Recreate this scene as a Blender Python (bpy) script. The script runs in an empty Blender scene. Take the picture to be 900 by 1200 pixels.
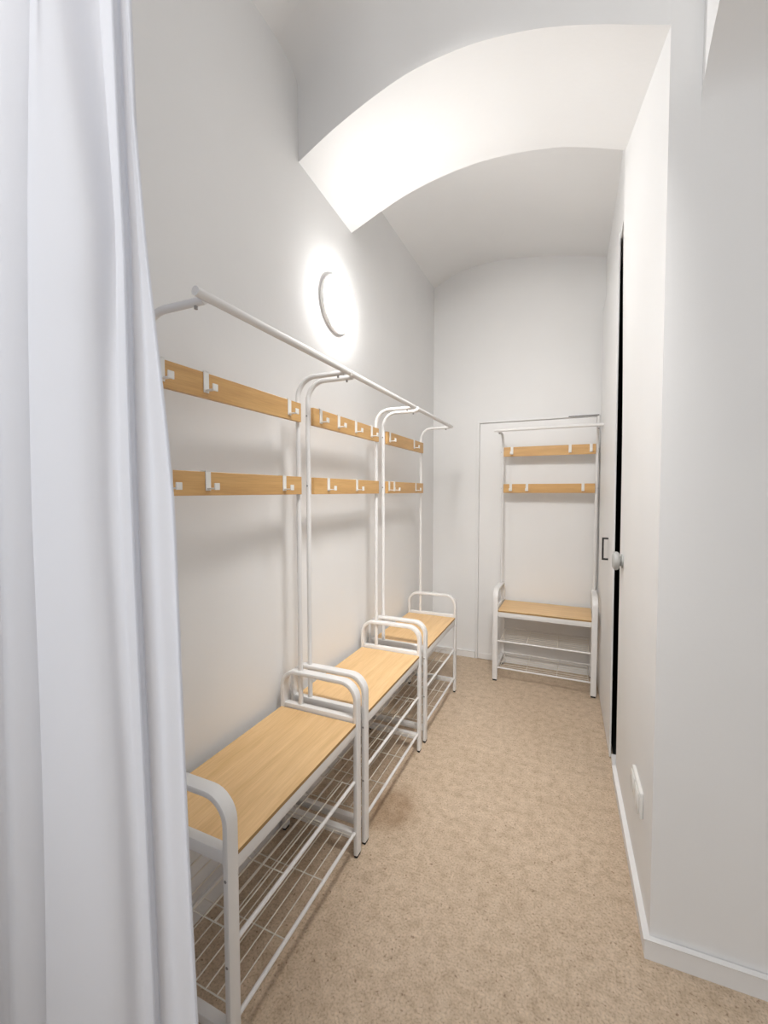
import bpy, bmesh, math, random
from mathutils import Vector, Matrix
random.seed(7)
SC = bpy.context.scene
COL = SC.collection
PI = math.pi

# ------------------------------------------------------------------ camera
F_PX, YAW, PITCH, ROLL, CAM_H = 502.9, 0.4147, 0.0478, 0.0003, 1.35
cd = bpy.data.cameras.new('camera')
cam = bpy.data.objects.new('camera', cd)
COL.objects.link(cam)
SC.camera = cam
cd.sensor_fit = 'HORIZONTAL'
cd.sensor_width = 36.0
cd.lens = 36.0 * F_PX / 900.0
cd.clip_start = 0.02
cam.matrix_world = (Matrix.Translation((0, 0, CAM_H)) @ Matrix.Rotation(YAW, 4, 'Z')
                    @ Matrix.Rotation(PI / 2 - PITCH, 4, 'X') @ Matrix.Rotation(-ROLL, 4, 'Z'))

# ------------------------------------------------------------------ world, exposure, daylight
SC.view_settings.view_transform = 'Standard'
SC.view_settings.look = 'None'
SC.view_settings.gamma = 1.0
SC.view_settings.use_curve_mapping = False
SC.view_settings.exposure = 0.10
LAMP_POWER = 10.0
DAY_POWER = 18.0
FILL_POWER = 14.5
w = bpy.data.worlds.new('world')
SC.world = w
w.use_nodes = True
w.node_tree.nodes['Background'].inputs[0].default_value = (0.75, 0.85, 1.0, 1)
w.node_tree.nodes['Background'].inputs[1].default_value = 0.4


def area(name, loc, target, sx, sy, power, color):
    l = bpy.data.lights.new(name, 'AREA')
    l.shape = 'RECTANGLE'
    l.size, l.size_y, l.energy, l.color = sx, sy, power, color
    o = bpy.data.objects.new(name, l)
    COL.objects.link(o)
    o.location = loc
    d = Vector(target) - Vector(loc)
    o.rotation_euler = d.to_track_quat('-Z', 'Y').to_euler()
    return o


# daylight from an unseen window placed to light the curtain (left wall, beside and behind the camera) and three small
# unseen area lights added in the bay to brighten the corridor
area('daylight_fill', (-1.055, -0.95, 1.5), (0.0, -0.55, 1.4), 1.9, 1.4, DAY_POWER, (0.93, 0.965, 1.0))
pl = bpy.data.lights.new('front_room_fill', 'POINT'); pl.energy = FILL_POWER; pl.shadow_soft_size = 0.12; pl.color = (1.0, 0.98, 0.96)  # unseen point light added to lift the ceiling and curtain
po = bpy.data.objects.new('front_room_fill', pl); COL.objects.link(po); po.location = (-0.45, -0.40, 2.62)
for x_, y_, tgt, spr, pw in ((0.0, 0.95, (-0.75, 2.4, 0.3), 62, 3.7), (-0.20, 0.90, (-0.70, 2.0, 0.2), 72, 3.0), (-0.45, 0.85, (-0.45, 3.44, 1.55), 66, 2.6)):
    area('corridor_fill', (x_, y_, 2.68), tgt, 0.25, 0.25, pw, (1.0, 0.98, 0.955)).data.spread = math.radians(spr)


# ------------------------------------------------------------------ materials
def mat(name, color, rough=0.6, metal=0.0):
    m = bpy.data.materials.new(name)
    m.use_nodes = True
    b = m.node_tree.nodes['Principled BSDF']
    b.inputs['Base Color'].default_value = (*color, 1)
    b.inputs['Roughness'].default_value = rough
    b.inputs['Metallic'].default_value = metal
    return m, m.node_tree, b


def nd(nt, t, **kw):
    n = nt.nodes.new(t)
    for k, v in kw.items():
        setattr(n, k, v)
    return n


def ramp(nt, stops):
    r = nd(nt, 'ShaderNodeValToRGB')
    e = r.color_ramp.elements
    while len(e) < len(stops):
        e.new(0.5)
    for el, (p, c) in zip(e, stops):
        el.position = p
        el.color = (*c, 1)
    return r


def paint(name, color, rough=0.75, bump=0.15, scale=60, blotch=0.02):
    m, nt, b = mat(name, color, rough)
    tc = nd(nt, 'ShaderNodeTexCoord')
    n1 = nd(nt, 'ShaderNodeTexNoise'); n1.inputs['Scale'].default_value = scale; n1.inputs['Detail'].default_value = 4
    n2 = nd(nt, 'ShaderNodeTexNoise'); n2.inputs['Scale'].default_value = 1.7; n2.inputs['Detail'].default_value = 3
    nt.links.new(tc.outputs['Object'], n1.inputs['Vector'])
    nt.links.new(tc.outputs['Object'], n2.inputs['Vector'])
    c0 = tuple(c * (1 - blotch) for c in color)
    c1 = tuple(min(1, c * (1 + blotch)) for c in color)
    r = ramp(nt, [(0.3, c0), (0.7, c1)])
    nt.links.new(n2.outputs['Fac'], r.inputs['Fac'])
    nt.links.new(r.outputs['Color'], b.inputs['Base Color'])
    bp = nd(nt, 'ShaderNodeBump'); bp.inputs['Strength'].default_value = bump; bp.inputs['Distance'].default_value = 0.002
    nt.links.new(n1.outputs['Fac'], bp.inputs['Height'])
    nt.links.new(bp.outputs['Normal'], b.inputs['Normal'])
    return m


M_WALL = paint('wall_paint', (0.86, 0.857, 0.852))
M_CEIL = paint('ceiling_paint', (0.86, 0.858, 0.854))
M_TRIM = paint('trim_paint', (0.86, 0.855, 0.85), rough=0.45, bump=0.05)
M_DOOR = paint('door_paint', (0.86, 0.857, 0.852), rough=0.5, bump=0.04)
M_METAL = paint('white_powder_coat', (0.80, 0.79, 0.78), rough=0.38, bump=0.03, scale=300)
M_WIRE = paint('cream_wire_coat', (0.80, 0.77, 0.70), rough=0.4, bump=0.02)
M_PLASTIC = paint('white_plastic', (0.84, 0.83, 0.80), rough=0.35, bump=0.0)
M_GREYPL = paint('grey_plastic', (0.42, 0.42, 0.405), rough=0.45, bump=0.0)
M_RUBBER = mat('dark_rubber', (0.03, 0.028, 0.026), 0.8)[0]
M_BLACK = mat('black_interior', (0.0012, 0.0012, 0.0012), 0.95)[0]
M_HANDLE = mat('black_handle', (0.012, 0.011, 0.010), 0.5)[0]
M_SCREW = mat('screw_steel', (0.32, 0.31, 0.30), 0.4, 0.8)[0]
M_GAPSHADE = mat('gap_shade_grey', (0.16, 0.155, 0.15), 0.8)[0]


def wood_mat():
    m, nt, b = mat('light_beech', (0.6, 0.4, 0.2), 0.42)
    tc = nd(nt, 'ShaderNodeTexCoord')
    mp = nd(nt, 'ShaderNodeMapping'); mp.inputs['Scale'].default_value = (0.8, 9.0, 9.0)
    n1 = nd(nt, 'ShaderNodeTexNoise'); n1.inputs['Scale'].default_value = 3.0; n1.inputs['Detail'].default_value = 6; n1.inputs['Distortion'].default_value = 0.6
    mp2 = nd(nt, 'ShaderNodeMapping'); mp2.inputs['Scale'].default_value = (6.0, 140.0, 140.0)
    n2 = nd(nt, 'ShaderNodeTexNoise'); n2.inputs['Scale'].default_value = 2.0; n2.inputs['Detail'].default_value = 4
    nt.links.new(tc.outputs['Object'], mp.inputs['Vector']); nt.links.new(mp.outputs['Vector'], n1.inputs['Vector'])
    nt.links.new(tc.outputs['Object'], mp2.inputs['Vector']); nt.links.new(mp2.outputs['Vector'], n2.inputs['Vector'])
    r = ramp(nt, [(0.30, WOOD_D), (0.52, WOOD_M), (0.75, WOOD_L)])
    nt.links.new(n1.outputs['Fac'], r.inputs['Fac'])
    r2 = ramp(nt, [(0.35, (0.90, 0.88, 0.85)), (0.65, (1, 1, 1))])
    nt.links.new(n2.outputs['Fac'], r2.inputs['Fac'])
    mx = nd(nt, 'ShaderNodeMixRGB', blend_type='MULTIPLY'); mx.inputs['Fac'].default_value = 1.0
    nt.links.new(r.outputs['Color'], mx.inputs[1]); nt.links.new(r2.outputs['Color'], mx.inputs[2])
    nt.links.new(mx.outputs['Color'], b.inputs['Base Color'])
    return m


WOOD_D, WOOD_M, WOOD_L = (0.73, 0.475, 0.22), (0.81, 0.54, 0.27), (0.87, 0.60, 0.32)
M_WOOD = wood_mat()
WOOD_D, WOOD_M, WOOD_L = (0.60, 0.345, 0.130), (0.67, 0.40, 0.155), (0.72, 0.45, 0.185)
M_WOODB = wood_mat(); M_WOODB.name = 'oak_board'
M_WOODEDGE = paint('wood_edge', (0.36, 0.22, 0.085), rough=0.6, bump=0.05)


def floor_mat():
    m, nt, b = mat('cork_pattern_vinyl', (0.5, 0.4, 0.3), 0.5)
    tc = nd(nt, 'ShaderNodeTexCoord')
    big = nd(nt, 'ShaderNodeTexNoise'); big.inputs['Scale'].default_value = 2.2; big.inputs['Detail'].default_value = 4
    mid = nd(nt, 'ShaderNodeTexNoise'); mid.inputs['Scale'].default_value = 26; mid.inputs['Detail'].default_value = 7; mid.inputs['Roughness'].default_value = 0.7
    chip = nd(nt, 'ShaderNodeTexNoise'); chip.inputs['Scale'].default_value = 150; chip.inputs['Detail'].default_value = 3
    dark = nd(nt, 'ShaderNodeTexNoise'); dark.inputs['Scale'].default_value = 75; dark.inputs['Detail'].default_value = 2
    for n in (big, mid, chip, dark):
        nt.links.new(tc.outputs['Object'], n.inputs['Vector'])
    r1 = ramp(nt, [(0.32, (0.48, 0.365, 0.255)), (0.52, (0.615, 0.485, 0.360)), (0.70, (0.69, 0.56, 0.43))])
    nt.links.new(mid.outputs['Fac'], r1.inputs['Fac'])
    rb = ramp(nt, [(0.3, (0.91, 0.90, 0.88)), (0.7, (1.0, 1.0, 1.0))])
    nt.links.new(big.outputs['Fac'], rb.inputs['Fac'])
    m1 = nd(nt, 'ShaderNodeMixRGB', blend_type='MULTIPLY'); m1.inputs['Fac'].default_value = 1
    nt.links.new(r1.outputs['Color'], m1.inputs[1]); nt.links.new(rb.outputs['Color'], m1.inputs[2])
    rc = ramp(nt, [(0.34, (0.80, 0.77, 0.74)), (0.46, (0.98, 0.98, 0.98)), (0.66, (1.12, 1.12, 1.11))])
    nt.links.new(chip.outputs['Fac'], rc.inputs['Fac'])
    m2 = nd(nt, 'ShaderNodeMixRGB', blend_type='MULTIPLY'); m2.inputs['Fac'].default_value = 1
    nt.links.new(m1.outputs['Color'], m2.inputs[1]); nt.links.new(rc.outputs['Color'], m2.inputs[2])
    rd = ramp(nt, [(0.0, (0.55, 0.48, 0.42)), (0.27, (0.55, 0.47, 0.42)), (0.34, (1, 1, 1))])
    nt.links.new(dark.outputs['Fac'], rd.inputs['Fac'])
    m3 = nd(nt, 'ShaderNodeMixRGB', blend_type='MULTIPLY'); m3.inputs['Fac'].default_value = 0.8
    nt.links.new(m2.outputs['Color'], m3.inputs[1]); nt.links.new(rd.outputs['Color'], m3.inputs[2])
    # shadow beside the second bench, darkened into the floor colour
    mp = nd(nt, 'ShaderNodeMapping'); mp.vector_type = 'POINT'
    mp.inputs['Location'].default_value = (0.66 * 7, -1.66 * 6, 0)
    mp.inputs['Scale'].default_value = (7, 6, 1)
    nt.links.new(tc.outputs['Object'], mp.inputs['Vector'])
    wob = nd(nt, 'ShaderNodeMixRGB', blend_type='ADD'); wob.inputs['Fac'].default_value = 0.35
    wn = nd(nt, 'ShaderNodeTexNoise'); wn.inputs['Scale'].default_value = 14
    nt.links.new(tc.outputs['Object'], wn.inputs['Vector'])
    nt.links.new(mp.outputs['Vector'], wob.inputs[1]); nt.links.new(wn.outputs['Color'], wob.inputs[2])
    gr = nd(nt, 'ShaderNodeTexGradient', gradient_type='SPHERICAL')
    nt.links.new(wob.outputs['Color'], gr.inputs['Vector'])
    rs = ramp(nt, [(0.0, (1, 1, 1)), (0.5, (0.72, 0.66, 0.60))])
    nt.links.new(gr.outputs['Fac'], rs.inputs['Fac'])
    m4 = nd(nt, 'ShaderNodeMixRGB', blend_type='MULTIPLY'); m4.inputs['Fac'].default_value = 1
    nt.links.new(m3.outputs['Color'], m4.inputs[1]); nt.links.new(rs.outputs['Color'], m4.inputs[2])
    nt.links.new(m4.outputs['Color'], b.inputs['Base Color'])
    bp = nd(nt, 'ShaderNodeBump'); bp.inputs['Strength'].default_value = 0.12; bp.inputs['Distance'].default_value = 0.002
    nt.links.new(chip.outputs['Fac'], bp.inputs['Height']); nt.links.new(bp.outputs['Normal'], b.inputs['Normal'])
    return m


M_FLOOR = floor_mat()


def curtain_mat():
    m, nt, b = mat('white_curtain_fabric', CURTAIN_C, 0.9)
    tr = nd(nt, 'ShaderNodeBsdfTranslucent'); tr.inputs['Color'].default_value = (*CURTAIN_C, 1)
    mx = nd(nt, 'ShaderNodeMixShader'); mx.inputs['Fac'].default_value = 0.48
    out = nt.nodes['Material Output']
    nt.links.new(b.outputs[0], mx.inputs[1]); nt.links.new(tr.outputs[0], mx.inputs[2]); nt.links.new(mx.outputs[0], out.inputs[0])
    tc = nd(nt, 'ShaderNodeTexCoord')
    n = nd(nt, 'ShaderNodeTexNoise'); n.inputs['Scale'].default_value = 900
    nt.links.new(tc.outputs['Object'], n.inputs['Vector'])
    bp = nd(nt, 'ShaderNodeBump'); bp.inputs['Strength'].default_value = 0.15; bp.inputs['Distance'].default_value = 0.001
    nt.links.new(n.outputs['Fac'], bp.inputs['Height']); nt.links.new(bp.outputs['Normal'], b.inputs['Normal'])
    return m


CURTAIN_C = (0.90, 0.91, 0.945)
M_CURTAIN = curtain_mat()


def emit_mat(name, color, strength):
    m = bpy.data.materials.new(name); m.use_nodes = True
    nt = m.node_tree; nt.nodes.clear()
    e = nd(nt, 'ShaderNodeEmission'); e.inputs[0].default_value = (*color, 1); e.inputs[1].default_value = strength
    o = nd(nt, 'ShaderNodeOutputMaterial'); nt.links.new(e.outputs[0], o.inputs[0])
    return m


# ------------------------------------------------------------------ mesh helpers
def link_mesh(name, bm, m, parent=None, smooth=False, angle=None):
    bmesh.ops.recalc_face_normals(bm, faces=bm.faces[:])
    me = bpy.data.meshes.new(name)
    bm.to_mesh(me); bm.free()
    for x in (m if isinstance(m, (list, tuple)) else [m]):
        me.materials.append(x)
    if smooth:
        for p_ in me.polygons:
            p_.use_smooth = True
        if angle is not None:
            me.set_sharp_from_angle(angle=math.radians(angle))
    o = bpy.data.objects.new(name, me)
    COL.objects.link(o)
    if parent:
        o.parent = parent
    return o


def box(bm, lo, hi, bev=0.0, seg=2, mi=0):
    g = bmesh.ops.create_cube(bm, size=1.0)
    vs = g['verts']
    c = [(a + b) / 2 for a, b in zip(lo, hi)]
    s = [abs(b - a) for a, b in zip(lo, hi)]
    for v in vs:
        v.co = Vector((v.co.x * s[0] + c[0], v.co.y * s[1] + c[1], v.co.z * s[2] + c[2]))
    fs = {f for v in vs for f in v.link_faces}
    for f in fs:
        f.material_index = mi
    if bev > 0:
        es = {e for v in vs for e in v.link_edges}
        bmesh.ops.bevel(bm, geom=list(es), offset=bev, segments=seg, profile=0.5, affect='EDGES')
    return bm


def circle_profile(r, n=10):
    return [(r * math.cos(2 * PI * i / n), r * math.sin(2 * PI * i / n)) for i in range(n)]


def rect_profile(a, b, r, n=3):
    """a along 'side' axis, b along the in-plane axis, rounded corners r"""
    pts = []
    for cx, cy, s in ((a / 2 - r, b / 2 - r, 0), (-a / 2 + r, b / 2 - r, 1), (-a / 2 + r, -b / 2 + r, 2), (a / 2 - r, -b / 2 + r, 3)):
        for i in range(n):
            t = PI / 2 * (s + i / (n - 1))
            pts.append((cx + r * math.cos(t), cy + r * math.sin(t)))
    return pts


def sweep(bm, pts, prof, side=(1, 0, 0)):
    """sweep a profile along a planar path whose plane normal is 'side'"""
    S = Vector(side).normalized()
    P = [Vector(p_) for p_ in pts]
    rings = []
    for i, p_ in enumerate(P):
        if i == 0: T = (P[1] - P[0]).normalized(); k = 1
        elif i == len(P) - 1: T = (P[-1] - P[-2]).normalized(); k = 1
        else:
            t0 = (P[i] - P[i - 1]).normalized(); t1 = (P[i + 1] - P[i]).normalized()
            T = (t0 + t1).normalized(); k = 1 / max(0.5, T.dot(t0))
        N = S.cross(T).normalized()
        rings.append([bm.verts.new(p_ + S * a + N * (b * k)) for a, b in prof])
    n = len(prof)
    for r0, r1 in zip(rings, rings[1:]):
        for j in range(n):
            bm.faces.new((r0[j], r0[(j + 1) % n], r1[(j + 1) % n], r1[j]))
    bm.faces.new(rings[0][::-1]); bm.faces.new(rings[-1])
    return bm


def rod(bm, a, b, r, n=8):
    a, b = Vector(a), Vector(b)
    T = (b - a).normalized()
    S = T.orthogonal().normalized()
    return sweep(bm, [a, b], circle_profile(r, n), S)


def arc_corner(prev, corner, nxt, r, n=6):
    """points of a fillet at 'corner' between two perpendicular legs"""
    a = (Vector(prev) - Vector(corner)).normalized(); b = (Vector(nxt) - Vector(corner)).normalized()
    c = Vector(corner) + a * r + b * r
    out = []
    for i in range(n + 1):
        t = PI / 2 * i / n
        out.append(c - b * r * math.cos(t) - a * r * math.sin(t))
    return out


def catmull(pts, sub=8):
    P = [Vector(p_) for p_ in pts]
    P = [2 * P[0] - P[1]] + P + [2 * P[-1] - P[-2]]
    out = []
    for i in range(1, len(P) - 2):
        for k in range(sub):
            t = k / sub
            p0, p1, p2, p3 = P[i - 1:i + 3]
            out.append(0.5 * ((2 * p1) + (p2 - p0) * t + (2 * p0 - 5 * p1 + 4 * p2 - p3) * t * t + (-p0 + 3 * p1 - 3 * p2 + p3) * t ** 3))
    out.append(P[-2])
    return out


def grid(bm, rows, mi=0):
    vs = [[bm.verts.new(p_) for p_ in r] for r in rows]
    for r0, r1 in zip(vs, vs[1:]):
        for j in range(len(r0) - 1):
            f = bm.faces.new((r0[j], r0[j + 1], r1[j + 1], r1[j])); f.material_index = mi
    return vs


def lathe(bm, prof, axis_pt, axis, n=32, cap=True):
    """prof: (radius, distance along axis)"""
    A = Vector(axis).normalized(); U = A.orthogonal().normalized(); V = A.cross(U)
    O = Vector(axis_pt)
    rings = []
    for r, d in prof:
        if r < 1e-6:
            rings.append([bm.verts.new(O + A * d)])
        else:
            rings.append([bm.verts.new(O + A * d + (U * math.cos(2 * PI * i / n) + V * math.sin(2 * PI * i / n)) * r) for i in range(n)])
    for r0, r1 in zip(rings, rings[1:]):
        for i in range(n):
            j = (i + 1) % n
            if len(r0) == 1: bm.faces.new((r0[0], r1[i], r1[j]))
            elif len(r1) == 1: bm.faces.new((r0[i], r0[j], r1[0]))
            else: bm.faces.new((r0[i], r0[j], r1[j], r1[i]))
    return bm


def interp(x, table):
    if x <= table[0][0]: return table[0][1]
    for (a, va), (b, vb) in zip(table, table[1:]):
        if x <= b:
            return va + (vb - va) * (x - a) / (b - a)
    return table[-1][1]


def smooth(a, b, x):
    t = max(0.0, min(1.0, (x - a) / (b - a)))
    return t * t * (3 - 2 * t)


def struct(name, bm, m, label, cat, parent=None, **k):
    o = link_mesh(name, bm, m, parent, **k)
    if parent is None:
        o['kind'] = 'structure'; o['label'] = label; o['category'] = cat
    return o


def thing(name, label, cat, loc=(0, 0, 0), rz=0, group=None):
    o = bpy.data.objects.new(name, None)
    COL.objects.link(o)
    o.empty_display_size = 0.1
    o.location = loc; o.rotation_euler = (0, 0, rz)
    o['label'] = label; o['category'] = cat
    if group: o['group'] = group
    return o


# ------------------------------------------------------------------ setting
XL, YB, YREAR, XR2 = -1.067, 3.440, -2.45, 1.70


def xr(y, z):
    """inner face of the corridor's right wall (tapers and leans a little, as in the photograph)"""
    base = interp(y, [(1.39, 0.228), (2.2, 0.209), (2.5, 0.207), (3.44, 0.201)])
    lean = interp(y, [(1.39, 0.0), (2.01, 0.034), (2.22, 0.012), (2.6, 0.0)]) * smooth(1.5, 2.6, z)
    return base - 0.0055 * z - lean


bm = bmesh.new()
box(bm, (XL - 0.12, YREAR - 0.12, -0.1), (XR2 + 0.12, YB + 0.12, 0.0))
struct('floor', bm, M_FLOOR, 'beige speckled cork-look vinyl floor', 'floor')

# left wall: thick slab
bm = bmesh.new(); 
box(bm, (XL - 0.12, 0.05, 0), (XL, YB, 3.35)); box(bm, (XL - 0.12, YREAR, 0), (XL, -1.95, 3.35))
box(bm, (XL - 0.12, -1.95, 0), (XL, 0.05, 0.75)); box(bm, (XL - 0.12, -1.95, 2.25), (XL, 0.05, 3.35))
struct('wall_left', bm, M_WALL, 'long white wall behind the row of coat rack benches', 'wall')
bm = bmesh.new(); box(bm, (XL - 0.12, YB, 0), (1.0, YB + 0.12, 3.35))
struct('wall_back', bm, M_WALL, 'white end wall of the corridor with the flush door', 'wall')
# walls of the front room, behind and beside the camera
bm = bmesh.new()
box(bm, (XL - 0.12, YREAR - 0.12, 0), (XR2 + 0.12, YREAR, 3.35))
struct('wall_rear', bm, M_WALL, 'white wall behind the camera', 'wall')
bm = bmesh.new(); box(bm, (XR2, YREAR, 0), (XR2 + 0.12, 1.6, 3.35))
struct('wall_right', bm, M_WALL, 'white side wall of the front room', 'wall')
bm = bmesh.new()
xa, xb = XL - 0.09, XL - 0.03
for lo, hi in (((xa, -1.95, 0.75), (xb, -1.89, 2.25)), ((xa, -0.01, 0.75), (xb, 0.05, 2.25)), ((xa, -0.98, 0.81), (xb, -0.92, 2.19)),
               ((xa, -1.89, 0.75), (xb, -0.01, 0.81)), ((xa, -1.89, 2.19), (xb, -0.01, 2.25))):
    box(bm, lo, hi, 0.004)
struct('unseen_window_1', bm, M_TRIM, 'unseen white framed window added to the front room for daylight', 'window')  # unseen window frame around the daylight area, placed for the curtain's light

# right corridor wall with the doorway
Y_J, Y_F, Z_T = 2.235, 3.36, 2.56      # near jamb, far jamb, head
bm = bmesh.new()
zs = [0, 0.4, 0.8, 1.2, 1.6, 1.9, 2.1, 2.3, 2.45, Z_T, 2.7, 2.85, 3.0, 3.2]
ys = [1.397, 1.6, 1.8, 2.01, 2.12, Y_J, 2.4, 2.6, 2.9, Y_F, YB]
vg = {}


def wv(y, z, back=False):
    k = (y, z, back)
    if k not in vg:
        vg[k] = bm.verts.new((xr(y, z) + (0.10 if back else 0), y, z))
    return vg[k]


for a, b in zip(ys, ys[1:]):
    for c, d in zip(zs, zs[1:]):
        if a >= Y_J and b <= Y_F and d <= Z_T:
            continue
        bm.faces.new((wv(a, c), wv(b, c), wv(b, d), wv(a, d)))
        if a > 1.5:
            bm.faces.new((wv(a, c, True), wv(a, d, True), wv(b, d, True), wv(b, c, True)))
for c, d in zip(zs, zs[1:]):     # jamb reveals
    if d <= Z_T:
        for y in (Y_J, Y_F):
            bm.faces.new((wv(y, c), wv(y, d), wv(y, d, True), wv(y, c, True)))
for a, b in zip(ys, ys[1:]):
    if a >= Y_J and b <= Y_F:
        bm.faces.new((wv(a, Z_T), wv(b, Z_T), wv(b, Z_T, True), wv(a, Z_T, True)))
struct('wall_corridor_right', bm, M_WALL, 'white wall on the right side of the corridor with the dark door gap', 'wall', smooth=True, angle=25)

# dark closet behind the doorway
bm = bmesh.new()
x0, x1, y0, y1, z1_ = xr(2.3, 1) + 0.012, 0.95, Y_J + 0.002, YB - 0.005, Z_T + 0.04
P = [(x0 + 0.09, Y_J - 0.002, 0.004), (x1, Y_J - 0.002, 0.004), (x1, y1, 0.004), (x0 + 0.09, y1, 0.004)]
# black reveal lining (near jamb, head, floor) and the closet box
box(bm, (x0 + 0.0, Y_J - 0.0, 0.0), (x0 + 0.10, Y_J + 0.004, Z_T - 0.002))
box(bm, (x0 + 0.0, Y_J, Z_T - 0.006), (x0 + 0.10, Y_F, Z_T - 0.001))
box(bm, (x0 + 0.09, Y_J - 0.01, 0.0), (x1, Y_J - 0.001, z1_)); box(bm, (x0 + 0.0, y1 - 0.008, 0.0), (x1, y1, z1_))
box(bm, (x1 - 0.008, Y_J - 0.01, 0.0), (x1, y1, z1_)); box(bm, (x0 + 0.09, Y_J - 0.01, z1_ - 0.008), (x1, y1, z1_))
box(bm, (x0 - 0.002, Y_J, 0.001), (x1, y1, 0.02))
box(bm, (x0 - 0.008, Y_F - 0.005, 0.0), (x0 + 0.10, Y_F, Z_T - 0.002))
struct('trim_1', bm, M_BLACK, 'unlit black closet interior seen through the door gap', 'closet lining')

# arched opening between front room and corridor
FRONT = [(-1.067, 2.713), (-.905, 2.765), (-.723, 2.806), (-.557, 2.826), (-.398, 2.816), (-.283, 2.795), (-.151, 2.756),
         (-.053, 2.717), (.037, 2.674), (.142, 2.618), (.2137, 2.58)]
BACK = [(-1.067, 2.676), (-.886, 2.745), (-.751, 2.788), (-.581, 2.820), (-.422, 2.832), (-.274, 2.824), (-.100, 2.797), (.031, 2.757), (.1645, 2.705)]


def yf(x):
    return 1.546 - 0.1163 * (x + 1.067)


fr = catmull([(x, yf(x), z) for x, z in FRONT], 6)
bk_c = catmull([(x, 2.01, z) for x, z in BACK], 8)
N = 60


def resample(pts, n):
    L = [0]
    for a, b in zip(pts, pts[1:]): L.append(L[-1] + (b - a).length)
    out = []
    for i in range(n + 1):
        t = L[-1] * i / n
        k = 0
        while k < len(L) - 2 and L[k + 1] < t: k += 1
        u = (t - L[k]) / max(1e-9, L[k + 1] - L[k])
        out.append(pts[k].lerp(pts[k + 1], min(1, u)))
    return out


fr, bk = resample(fr, N), resample(bk_c, N)


def zc(x):      # ceiling of the bay in front of the arch
    t = (x - XL) / (0.286 - XL)
    return 3.075 + 0.17 * math.sin(PI * max(0, min(1, t))) ** 0.9


bm = bmesh.new()
rows = []
soff = [[p_ + (q - p_) * t for p_, q in zip(fr, bk)] for t in (0, 0.5, 1.0)]
grid(bm, soff)
# front face of the arch wall (vertical, oblique), with a soft cove into the ceiling
xs = [p_.x for p_ in fr] + [0.25, 0.286]
low = [Vector(p_) for p_ in fr]


def xcorner(z):
    return xr(1.397, z)


top0, cove = [], []
for p_ in fr:
    top0.append(Vector((p_.x, yf(p_.x), 3.0 + 0.02 * (p_.x - XL))))
grid(bm, [low, top0])
NC = 8
cv = []
for k in range(NC + 1):
    t = PI / 2 * k / NC
    cv.append([Vector((q.x, q.y - 0.15 * (1 - math.cos(t)), q.z + (zc(q.x) - q.z) * math.sin(t))) for q in top0])
grid(bm, cv)
# back face toward the corridor vault
grid(bm, [bk, [Vector((p_.x, 2.01, 3.2)) for p_ in bk]])
bmesh.ops.remove_doubles(bm, verts=bm.verts[:], dist=1e-5)
struct('wall_arch', bm, M_CEIL, 'white shallow arch spanning the corridor', 'arch', smooth=True, angle=35)

# end face of the right wall, facing the camera, and its continuation to the right
bm = bmesh.new()
zz = [0, 0.5, 1.0, 1.5, 2.0, 2.349, 2.58, 2.8, 3.0, 3.1]
rowsL = [[Vector((xr(1.397, z), 1.397, z)) for z in zz], [Vector((0.286, 1.400, z)) for z in zz]]
grid(bm, rowsL)
ell = [(0.9 * (1 - math.cos(t)), 2.345 + 0.24 * math.sin(t)) for t in [PI / 2 * i / 20 for i in range(21)]] + [(1.9, 2.60), (3.85, 2.60)]
face = [(0, z) for z in (0, 0.5, 1.0, 1.5, 2.0, 2.2)] + ell
grid(bm, [[Vector((x, 1.400 + (x - 0.286) * 0.03 - dy, z)) for dy, z in face] for x in (0.286, 0.6, 1.0, XR2)])
grid(bm, [[Vector((0.286, 1.4 - dy, z)) for dy, z in ell], [Vector((0.286, 1.4 - dy, 3.2)) for dy, z in ell]])
bmesh.ops.remove_doubles(bm, verts=bm.verts[:], dist=1e-5)
struct('wall_front', bm, M_WALL, 'plain grey-white wall end facing the camera on the right, curving into a vault', 'wall', smooth=True, angle=40)

# ceilings
bm = bmesh.new()
cx = [XL + (0.286 - XL) * i / 24 for i in range(25)]
grid(bm, [[Vector((x, y, zc(x))) for x in cx] for y in (YREAR, 0.0, 1.0, 1.18)] +
     [[Vector((x, yf(x) - 0.149, zc(x))) for x in cx]] + [[Vector((x, 1.56, zc(x) + 0.004)) for x in cx]])
struct('ceiling', bm, M_CEIL, 'white ceiling of the bay before the arch', 'ceiling', smooth=True)
bm = bmesh.new()
VB = catmull([(-1.067, 0, 3.0), (-.85, 0, 3.09), (-.584, 0, 3.117), (-.334, 0, 3.092), (-.099, 0, 3.05), (.23, 0, 2.975)], 6)
grid(bm, [[Vector((p_.x, y, p_.z)) for p_ in VB] for y in (1.99, 2.4, 2.9, YB + 0.01)])
struct('ceiling_vault_back', bm, M_CEIL, 'low vaulted ceiling over the far end of the corridor', 'vault', smooth=True)

# baseboards


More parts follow.
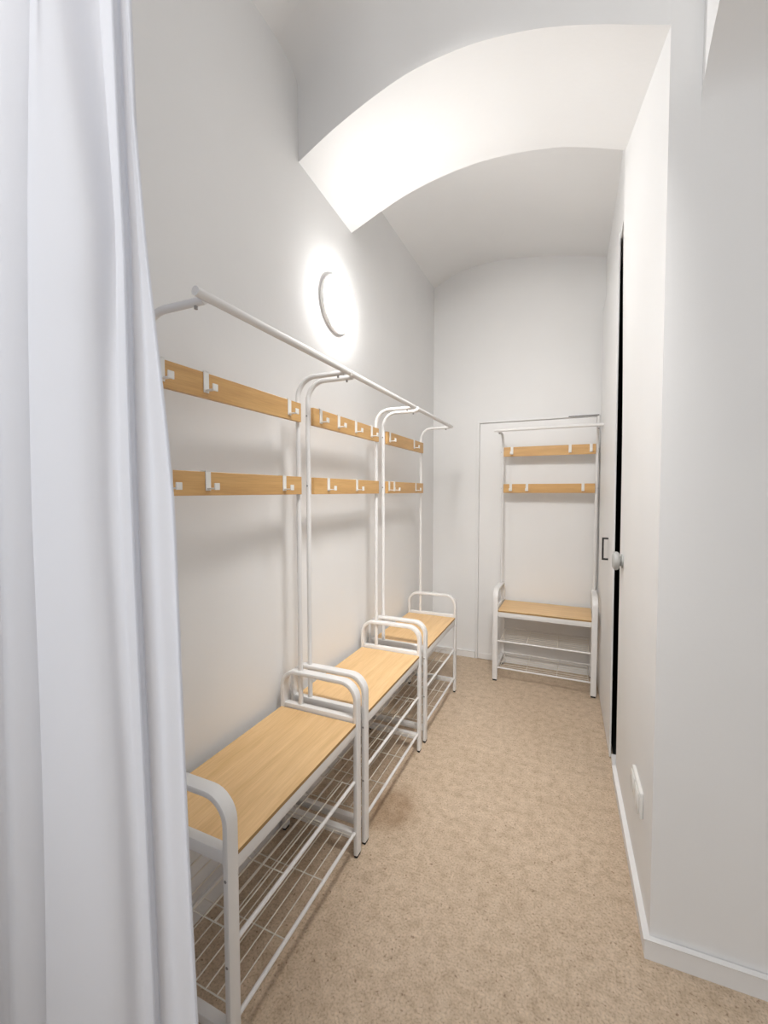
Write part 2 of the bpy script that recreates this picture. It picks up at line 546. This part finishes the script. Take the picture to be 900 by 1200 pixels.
def board(name, pts, h, d, label):
    """pts run along the wall foot; d offsets toward the room on the left of travel"""
    bm = bmesh.new()
    P = [Vector((x, y, 0)) for x, y in pts]
    prof = [(0, 0), (d, 0), (d, h - 0.006), (d - 0.004, h), (0, h)]
    rings = []
    for i, p_ in enumerate(P):
        dirs = []
        if i > 0: dirs.append((P[i] - P[i - 1]).normalized())
        if i < len(P) - 1: dirs.append((P[i + 1] - P[i]).normalized())
        ns = [Vector((-t.y, t.x, 0)) for t in dirs]
        n = sum(ns, Vector()).normalized(); k = 1 / max(0.4, n.dot(ns[0]))
        rings.append([bm.verts.new(p_ + n * (a * k) + Vector((0, 0, z))) for a, z in prof])
    for r0, r1 in zip(rings, rings[1:]):
        for j in range(5):
            bm.faces.new((r0[j], r0[(j + 1) % 5], r1[(j + 1) % 5], r1[j]))
    bm.faces.new(rings[0][::-1]); bm.faces.new(rings[-1])
    return struct(name, bm, M_TRIM, label, 'baseboard')


bb_pts = [(xr(Y_J - 0.004, 0) - 0.0, Y_J - 0.004), (xr(1.8, 0), 1.8), (0.2275, 1.3965), (XR2, 1.441)]
# travel so that the room lies on the left-hand side
board('baseboard_right', bb_pts, 0.062, -0.0135, 'white baseboard wrapping the corner of the right wall')
board('baseboard_left', [(XL, -0.8), (XL, YB)], 0.06, -0.012, 'white baseboard along the left wall under the benches')
board('baseboard_back', [(XL + 0.012, YB), (-0.705, YB)], 0.052, -0.012, 'white baseboard on the end wall left of the door')

bm = bmesh.new(); box(bm, (0.200, Y_J, 0.0), (0.31, 2.38, 0.034), 0.003)
struct('trim_2', bm, M_TRIM, 'low white sill under the black door gap', 'door sill')

# door_1: flush door in the end wall, behind the single rack
d1 = thing('door_1', 'flush white door in the end wall behind the single coat rack', 'door', (-0.27, YB, 0))
d1['kind'] = 'structure'
XA, XB_, ZT = -0.702, 0.166, 1.897
for nm, lo, hi in (('door_jamb', (XA, -0.016, 0), (XA + 0.018, 0, ZT)), ('door_jamb', (XB_ - 0.018, -0.016, 0), (XB_, 0, ZT)),
                   ('door_head', (XA + 0.018, -0.016, ZT - 0.012), (XB_ - 0.018, 0, ZT))):
    bm = bmesh.new(); box(bm, (lo[0] + 0.27, lo[1], lo[2]), (hi[0] + 0.27, hi[1], hi[2]), 0.003)
    link_mesh(nm, bm, M_TRIM, d1)
bm = bmesh.new(); box(bm, (XA + 0.27 + 0.0205, -0.010, 0.008), (XB_ + 0.27 - 0.0205, -0.001, ZT - 0.0175), 0.002)
link_mesh('door_leaf', bm, M_DOOR, d1)
bm = bmesh.new(); box(bm, (XA + 0.27 + 0.022, -0.016, 0.004), (XB_ + 0.27 - 0.022, -0.0102, 0.05), 0.002)
link_mesh('kick_board', bm, M_TRIM, d1)
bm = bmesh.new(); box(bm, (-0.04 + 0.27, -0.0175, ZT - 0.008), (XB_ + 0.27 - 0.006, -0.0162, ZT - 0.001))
o = link_mesh('head_gap_shade', bm, M_GAPSHADE, d1); o['label'] = 'dark strip standing in for the shaded gap along the right part of the door head'  # dark strip in place of the shadow in the door head gap

# door_2: leaf standing ajar in the right wall
d2 = thing('door_2', 'white door standing slightly open beside the black gap on the right', 'door', (0.19, 2.87, 0))
d2['kind'] = 'structure'
bm = bmesh.new()
A_, B_ = Vector((0.1925, 2.392, 0)), Vector((0.1785, 3.352, 0))
T = (B_ - A_).normalized(); Nn = Vector((T.y, -T.x, 0)) * 0.008
O_ = Vector((0.19, 2.87, 0))
qs = [A_, B_, B_ + Nn, A_ + Nn]
ZL = 2.585
vlo = [bm.verts.new(q - O_ + Vector((0, 0, 0.006))) for q in qs]
LEAN = Vector((-0.014, 0, 0))
vhi = [bm.verts.new(q - O_ + LEAN + Vector((0, 0, ZL))) for q in qs]
for i in range(4):
    bm.faces.new((vlo[i], vlo[(i + 1) % 4], vhi[(i + 1) % 4], vhi[i]))
bm.faces.new(vlo[::-1]); bm.faces.new(vhi)
bmesh.ops.bevel(bm, geom=bm.edges[:], offset=0.002, segments=2, affect='EDGES')
link_mesh('door_leaf', bm, M_DOOR, d2)
bm = bmesh.new()
hp = lambda y, dx, z: Vector((0.1925 - 0.0146 * (y - 2.392) - 0.0055 * z + dx, y, z)) - O_
hb = [hp(2.66, 0.004, 1.090), hp(2.66, -0.026, 1.090), hp(2.66, -0.026, 0.975), hp(2.66, 0.004, 0.975)]
sweep(bm, hb, rect_profile(0.016, 0.009, 0.001), (0, 1, 0))
o = link_mesh('handle', bm, M_HANDLE, d2); o['label'] = 'square black bracket pull handle'

# grey knob-like catch beside the gap
c_ = thing('door_catch', 'grey rounded plastic catch on the wall edge at the black door gap', 'door catch', (xr(2.13, 1.04), 2.13, 1.045))
bm = bmesh.new()
lathe(bm, [(0, 0.0), (0.030, 0.0), (0.030, 0.006), (0.020, 0.009), (0.020, 0.014), (0, 0.014)], (0, 0, 0), (-1, 0, 0), 24)
link_mesh('base', bm, M_GREYPL, c_, smooth=True, angle=40)
bm = bmesh.new()
lathe(bm, [(0, 0.013), (0.030, 0.013), (0.038, 0.018), (0.041, 0.026), (0.038, 0.035), (0.028, 0.041), (0.0, 0.043)], (0, 0, 0), (-1, 0, 0), 28)
link_mesh('knob', bm, M_GREYPL, c_, smooth=True, angle=40)

# double outlet low on the right wall
t_ = thing('power_outlet', 'white double power outlet low on the right wall above the baseboard', 'outlet', (xr(1.64, 0.33), 1.61, 0.352), math.atan(0.0235))
bm = bmesh.new(); box(bm, (-0.011, -0.080, -0.043), (0.001, 0.080, 0.043), 0.004, 3)
link_mesh('frame', bm, M_PLASTIC, t_, smooth=True, angle=40)
for s in (-1, 1):
    bm = bmesh.new(); box(bm, (-0.015, s * 0.038 - 0.033, -0.034), (-0.0105, s * 0.038 + 0.033, 0.034), 0.003)
    k_ = link_mesh('socket', bm, M_PLASTIC, t_, smooth=True, angle=40)
    bm = bmesh.new()
    lathe(bm, [(0.024, 0.0152), (0.0265, 0.0175), (0.0275, 0.0152)], (0, s * 0.038, 0), (-1, 0, 0), 24)
    link_mesh('socket_ring', bm, M_PLASTIC, k_, smooth=True)

# ------------------------------------------------------------------ wall lamp
lamp = thing('wall_lamp', 'round lit white lamp on the left wall above the racks', 'lamp', (XL, 1.832, 2.243))
bm = bmesh.new()
lathe(bm, [(0, 0), (0.128, 0), (0.132, 0.004), (0.132, 0.020), (0.127, 0.024), (0, 0.024)], (0, 0, 0), (1, 0, 0), 48)
link_mesh('base_ring', bm, M_PLASTIC, lamp, smooth=True, angle=35)
bm = bmesh.new()
lathe(bm, [(0.1235, 0.0245), (0.124, 0.034), (0.119, 0.045), (0.105, 0.054), (0.075, 0.061), (0.04, 0.064), (0, 0.065)], (0, 0, 0), (1, 0, 0), 48)
area_d = PI * 0.124 ** 2 * 1.35
dif = link_mesh('diffuser', bm, emit_mat('lamp_glow', (1.0, 0.985, 0.965), LAMP_POWER / (PI * area_d)), lamp, smooth=True)
dif['label'] = 'glowing domed diffuser'

# ------------------------------------------------------------------ coat rack benches
L, D = 0.634, 0.322
ZS, Z1, Z2, ZA, ZR = 0.511, 0.289, 0.096, 0.658, 1.780
VU, VR = 0.245, 0.042
ZUT, ZUB, ZLT, ZLB = 1.677, 1.608, 1.405, 1.339


def hook_bm(v_front, z_top, z_bot):
    """white strap hung over a coat board, with a peg and upturned square tab; local x is along the board"""
    bm = bmesh.new()
    w_ = 0.0185
    H = z_top - z_bot
    zb = z_bot + 0.20 * H
    box(bm, (-w_ / 2, v_front - 0.0035, zb), (w_ / 2, v_front - 0.0003, z_top + 0.003), 0.0008, 1)      # front strap
    box(bm, (-w_ / 2, v_front - 0.0035, z_top + 0.0004), (w_ / 2, v_front + 0.018, z_top + 0.003), 0.0006, 1)  # over the top
    box(bm, (-w_ / 2, v_front + 0.0152, z_top - 0.022), (w_ / 2, v_front + 0.018, z_top + 0.003), 0.0006, 1)   # back lip
    box(bm, (-0.006, v_front - 0.034, zb + 0.004), (0.006, v_front - 0.003, zb + 0.008), 0.0008, 1)     # arm
    box(bm, (-0.009, v_front - 0.0365, zb + 0.002), (0.009, v_front - 0.032, zb + 0.021), 0.001, 1)      # tab
    return bm


def make_rack(label, loc, rz, hooks_up, hooks_lo, group):
    r = thing('coat_rack_bench', label, 'coat rack', loc, rz, group)
    for u in (0, L):
        s = 1 if u == 0 else -1
        bm = bmesh.new()
        path = [Vector((u, 0, 0.012))] + arc_corner((u, 0, 0), (u, 0, ZA - 0.0075), (u, D, ZA - 0.0075), 0.062, 8) + \
            arc_corner((u, 0, ZA - 0.0075), (u, D, ZA - 0.0075), (u, D, 0), 0.062, 8) + [Vector((u, D, 0.012))]
        sweep(bm, path, rect_profile(0.036, 0.0165, 0.0045), (1, 0, 0))
        sf = link_mesh('side_frame', bm, M_METAL, r, smooth=True, angle=40)
        for v in (0, D):
            bm = bmesh.new(); box(bm, (u - 0.014, v - 0.0065, 0.0), (u + 0.014, v + 0.0065, 0.014), 0.002)
            link_mesh('rubber_foot', bm, M_RUBBER, sf)
        for z, v in ((0.462, 0), (0.255, 0)):
            bm = bmesh.new(); lathe(bm, [(0.0048, 0), (0.0048, 0.0015), (0.003, 0.003), (0, 0.003)], (u - s * 0.0158, v, z), (-s, 0, 0), 10)
            link_mesh('screw', bm, M_SCREW, sf)
        bm = bmesh.new(); box(bm, (u - 0.013, 0.008, 0.494), (u + 0.013, D - 0.008, 0.526), 0.003)
        link_mesh('crossbar', bm, M_METAL, r, smooth=True, angle=40)
        bm = bmesh.new(); box(bm, (u - 0.013, 0.008, Z2 - 0.032), (u + 0.013, D - 0.008, Z2 - 0.006), 0.003)
        link_mesh('crossbar', bm, M_METAL, r, smooth=True, angle=40)
        # upright with its forward arm
        bm = bmesh.new()
        za = ZR - 0.007
        path = [Vector((u, VU, 0.520))] + arc_corner((u, VU, 0), (u, VU, za), (u, 0, za), 0.075, 10) + [Vector((u, VR + 0.004, za))]
        sweep(bm, path, circle_profile(0.0093, 12), (1, 0, 0))
        up = link_mesh('upright', bm, M_METAL, r, smooth=True, angle=40)
        for z in (ZUB + 0.035, ZLB + 0.033):
            bm = bmesh.new(); lathe(bm, [(0.0035, 0), (0.0035, 0.002), (0, 0.003)], (u - s * 0.0088, VU, z), (-s, 0, 0), 8)
            link_mesh('screw', bm, M_SCREW, up)
        bm = bmesh.new(); rod(bm, (u, VR + 0.03, za - 0.0085), (u, VR + 0.03, za - 0.016), 0.004, 8)
        link_mesh('screw', bm, M_SCREW, up)
    bm = bmesh.new(); rod(bm, (-0.03, VR, ZR), (L + 0.03, VR, ZR), 0.0105, 14)
    link_mesh('hanging_rail', bm, M_METAL, r, smooth=True, angle=40)
    # seat
    bm = bmesh.new(); box(bm, (0.017, -0.004, ZS - 0.013), (L - 0.017, D + 0.003, ZS - 0.0012), 0.001, 1)
    st = link_mesh('seat', bm, [M_WOOD, M_WOODEDGE], r)
    for p_ in st.data.polygons:
        p_.material_index = 0 if abs(p_.normal.z) > 0.6 else 1
    for v in (0.003, D - 0.003):
        bm = bmesh.new(); box(bm, (0.016, v - 0.006, ZS - 0.048), (L - 0.016, v + 0.006, ZS - 0.0135), 0.002)
        link_mesh('seat_rail', bm, M_METAL, r, smooth=True, angle=40)
    # two wire shelves
    for z in (Z1, Z2):
        bm = bmesh.new()
        rod(bm, (0.014, 0.004, z), (L - 0.014, 0.004, z), 0.0062, 10)
        rod(bm, (0.014, D - 0.004, z), (L - 0.014, D - 0.004, z), 0.0055, 10)
        sh = link_mesh('shelf', bm, M_METAL, r, smooth=True, angle=40)
        for k in range(7):
            v = 0.044 + 0.037 * k
            bm = bmesh.new(); rod(bm, (0.03, v, z), (L - 0.03, v, z), 0.0018, 6)
            link_mesh('wire', bm, M_WIRE, sh, smooth=True, angle=50)
        for u in (0.03, 0.21, 0.41, L - 0.03):
            bm = bmesh.new(); rod(bm, (u, 0.004, z - 0.0035), (u, D - 0.004, z - 0.0035), 0.0018, 6)
            link_mesh('cross_wire', bm, M_WIRE, sh, smooth=True, angle=50)
    # boards with hooks
    for zt, zb, hk in ((ZUT, ZUB, hooks_up), (ZLT, ZLB, hooks_lo)):
        bm = bmesh.new(); box(bm, (0.0092, VU - 0.020, zb), (L - 0.0092, VU - 0.006, zt), 0.001, 1)
        bd = link_mesh('coat_board', bm, M_WOODB, r)
        for u in hk:
            o = link_mesh('hook', hook_bm(VU - 0.020, zt, zb), M_PLASTIC, bd)
            o.location = (u, 0, 0)
    return r


GRP = 'coat rack benches in a row along the left wall'
XF = -0.7076
make_rack('white metal coat rack bench with wooden seat, nearest of the row, partly behind the curtain', (XF, 0.728, 0), PI / 2,
          (0.03, 0.171, 0.551), (0.046, 0.171, 0.517), GRP)
make_rack('white metal coat rack bench with wooden seat, middle one of the left wall row', (XF, 1.428, 0), PI / 2,
          (0.06, 0.204, 0.363, 0.535), (0.116, 0.372), GRP)
make_rack('white metal coat rack bench with wooden seat, farthest of the left wall row', (XF, 2.155, 0), PI / 2,
          (0.044, 0.439), (0.032, 0.107, 0.472), GRP)
make_rack('white metal coat rack bench standing alone against the end wall door', (-0.4892, 3.0757, 0), -0.0099,
          (0.068, 0.462, 0.595), (0.062, 0.177, 0.549), None)

# ------------------------------------------------------------------ curtain
EDGE = [(0.0, -0.515), (0.52, -0.525), (0.80, -0.532), (1.06, -0.535), (1.32, -0.540), (1.45, -0.552), (1.61, -0.573),
        (1.70, -0.585), (1.89, -0.604), (2.07, -0.610), (3.0, -0.622)]
MIDF = [(0.0, -0.582), (0.96, -0.583), (1.32, -0.587), (1.69, -0.589), (1.86, -0.597), (2.04, -0.604), (3.0, -0.625)]
FOLD = [(0.0, -0.852), (0.41, -0.838), (0.88, -0.822), (1.32, -0.808), (1.72, -0.783), (2.09, -0.758), (3.0, -0.70)]
FOLB = [(0.0, -0.662), (0.9, -0.654), (1.32, -0.662), (1.6, -0.655), (1.75, -0.652), (1.88, -0.672), (2.07, -0.699), (3.0, -0.705)]


def curtain_section(z):
    e, m_, a, b = interp(z, EDGE) + 0.013, interp(z, MIDF) - 0.010, interp(z, FOLD), interp(z, FOLB)
    if b - a < 0.05: b = a + 0.05
    hi = smooth(1.4, 1.95, z)
    lo = smooth(1.1, 0.6, z)
    w_ = b - a
    g = m_ - b
    pts = [(-1.062, 0.30), (-1.057, 0.37), (-1.035, 0.425), (a - 0.170, 0.440), (a - 0.120, 0.418), (a - 0.075, 0.408), (a - 0.040, 0.424),
           (a - 0.014, 0.452), (a + 0.001, 0.450), (a - 0.002, 0.424), (a + 0.008, 0.408), (a + 0.030, 0.404),
           (a + 0.55 * w_, 0.408), (a + 0.85 * w_, 0.416), (b, 0.428), (b + 0.16 * g, 0.440 + 0.016 * hi + 0.004 * lo),
           (b + 0.40 * g, 0.444 + 0.018 * hi + 0.004 * lo), (b + 0.58 * g, 0.438 + 0.004 * hi + 0.004 * lo), (b + 0.80 * g, 0.440), (m_ - 0.005, 0.440), (m_, 0.436), (m_ + 0.001, 0.442), (m_ - 0.003, 0.449)]
    pts += [(m_ + (e - m_) * 0.25, 0.453), (m_ + (e - m_) * 0.5, 0.450), (m_ + (e - m_) * 0.8, 0.454), (e - 0.005, 0.451), (e, 0.450)]
    return pts


bm = bmesh.new()
rows = []
for i in range(61):
    z = 0.012 + (3.07 - 0.012) * i / 60
    pts = catmull([(x, y, z) for x, y in curtain_section(z)], 5)
    sway = 0.004 * math.sin(2.3 * z + 0.7)
    rows.append([Vector((q.x, q.y + sway + 0.003 * math.sin(9 * q.x + 3.1 * z), q.z)) for q in pts])
grid(bm, rows)
cu = link_mesh('curtain', bm, M_CURTAIN, smooth=True)
cu['label'] = 'long white fabric curtain with soft folds at the left edge'
cu['category'] = 'curtain'
so = cu.modifiers.new('thickness', 'SOLIDIFY'); so.thickness = 0.0016; so.offset = 0
# sewn hems
for key, tab, y0_ in (('outer', [(a_, b_ + 0.013) for a_, b_ in EDGE], 0.450), ('inner', [(a_, b_ - 0.010) for a_, b_ in MIDF], 0.436)):
    bm = bmesh.new()
    pth = []
    for i in range(61):
        z = 0.014 + (3.06 - 0.014) * i / 60
        x = interp(z, tab)
        pth.append(Vector((x - (0.001 if key == 'outer' else 0.0), y0_ - 0.001 + 0.004 * math.sin(2.3 * z + 0.7) + 0.003 * math.sin(9 * x + 3.1 * z), z)))
    sweep(bm, pth, circle_profile(0.0023, 8), (0, 1, 0))
    link_mesh('hem', bm, M_CURTAIN, cu, smooth=True)
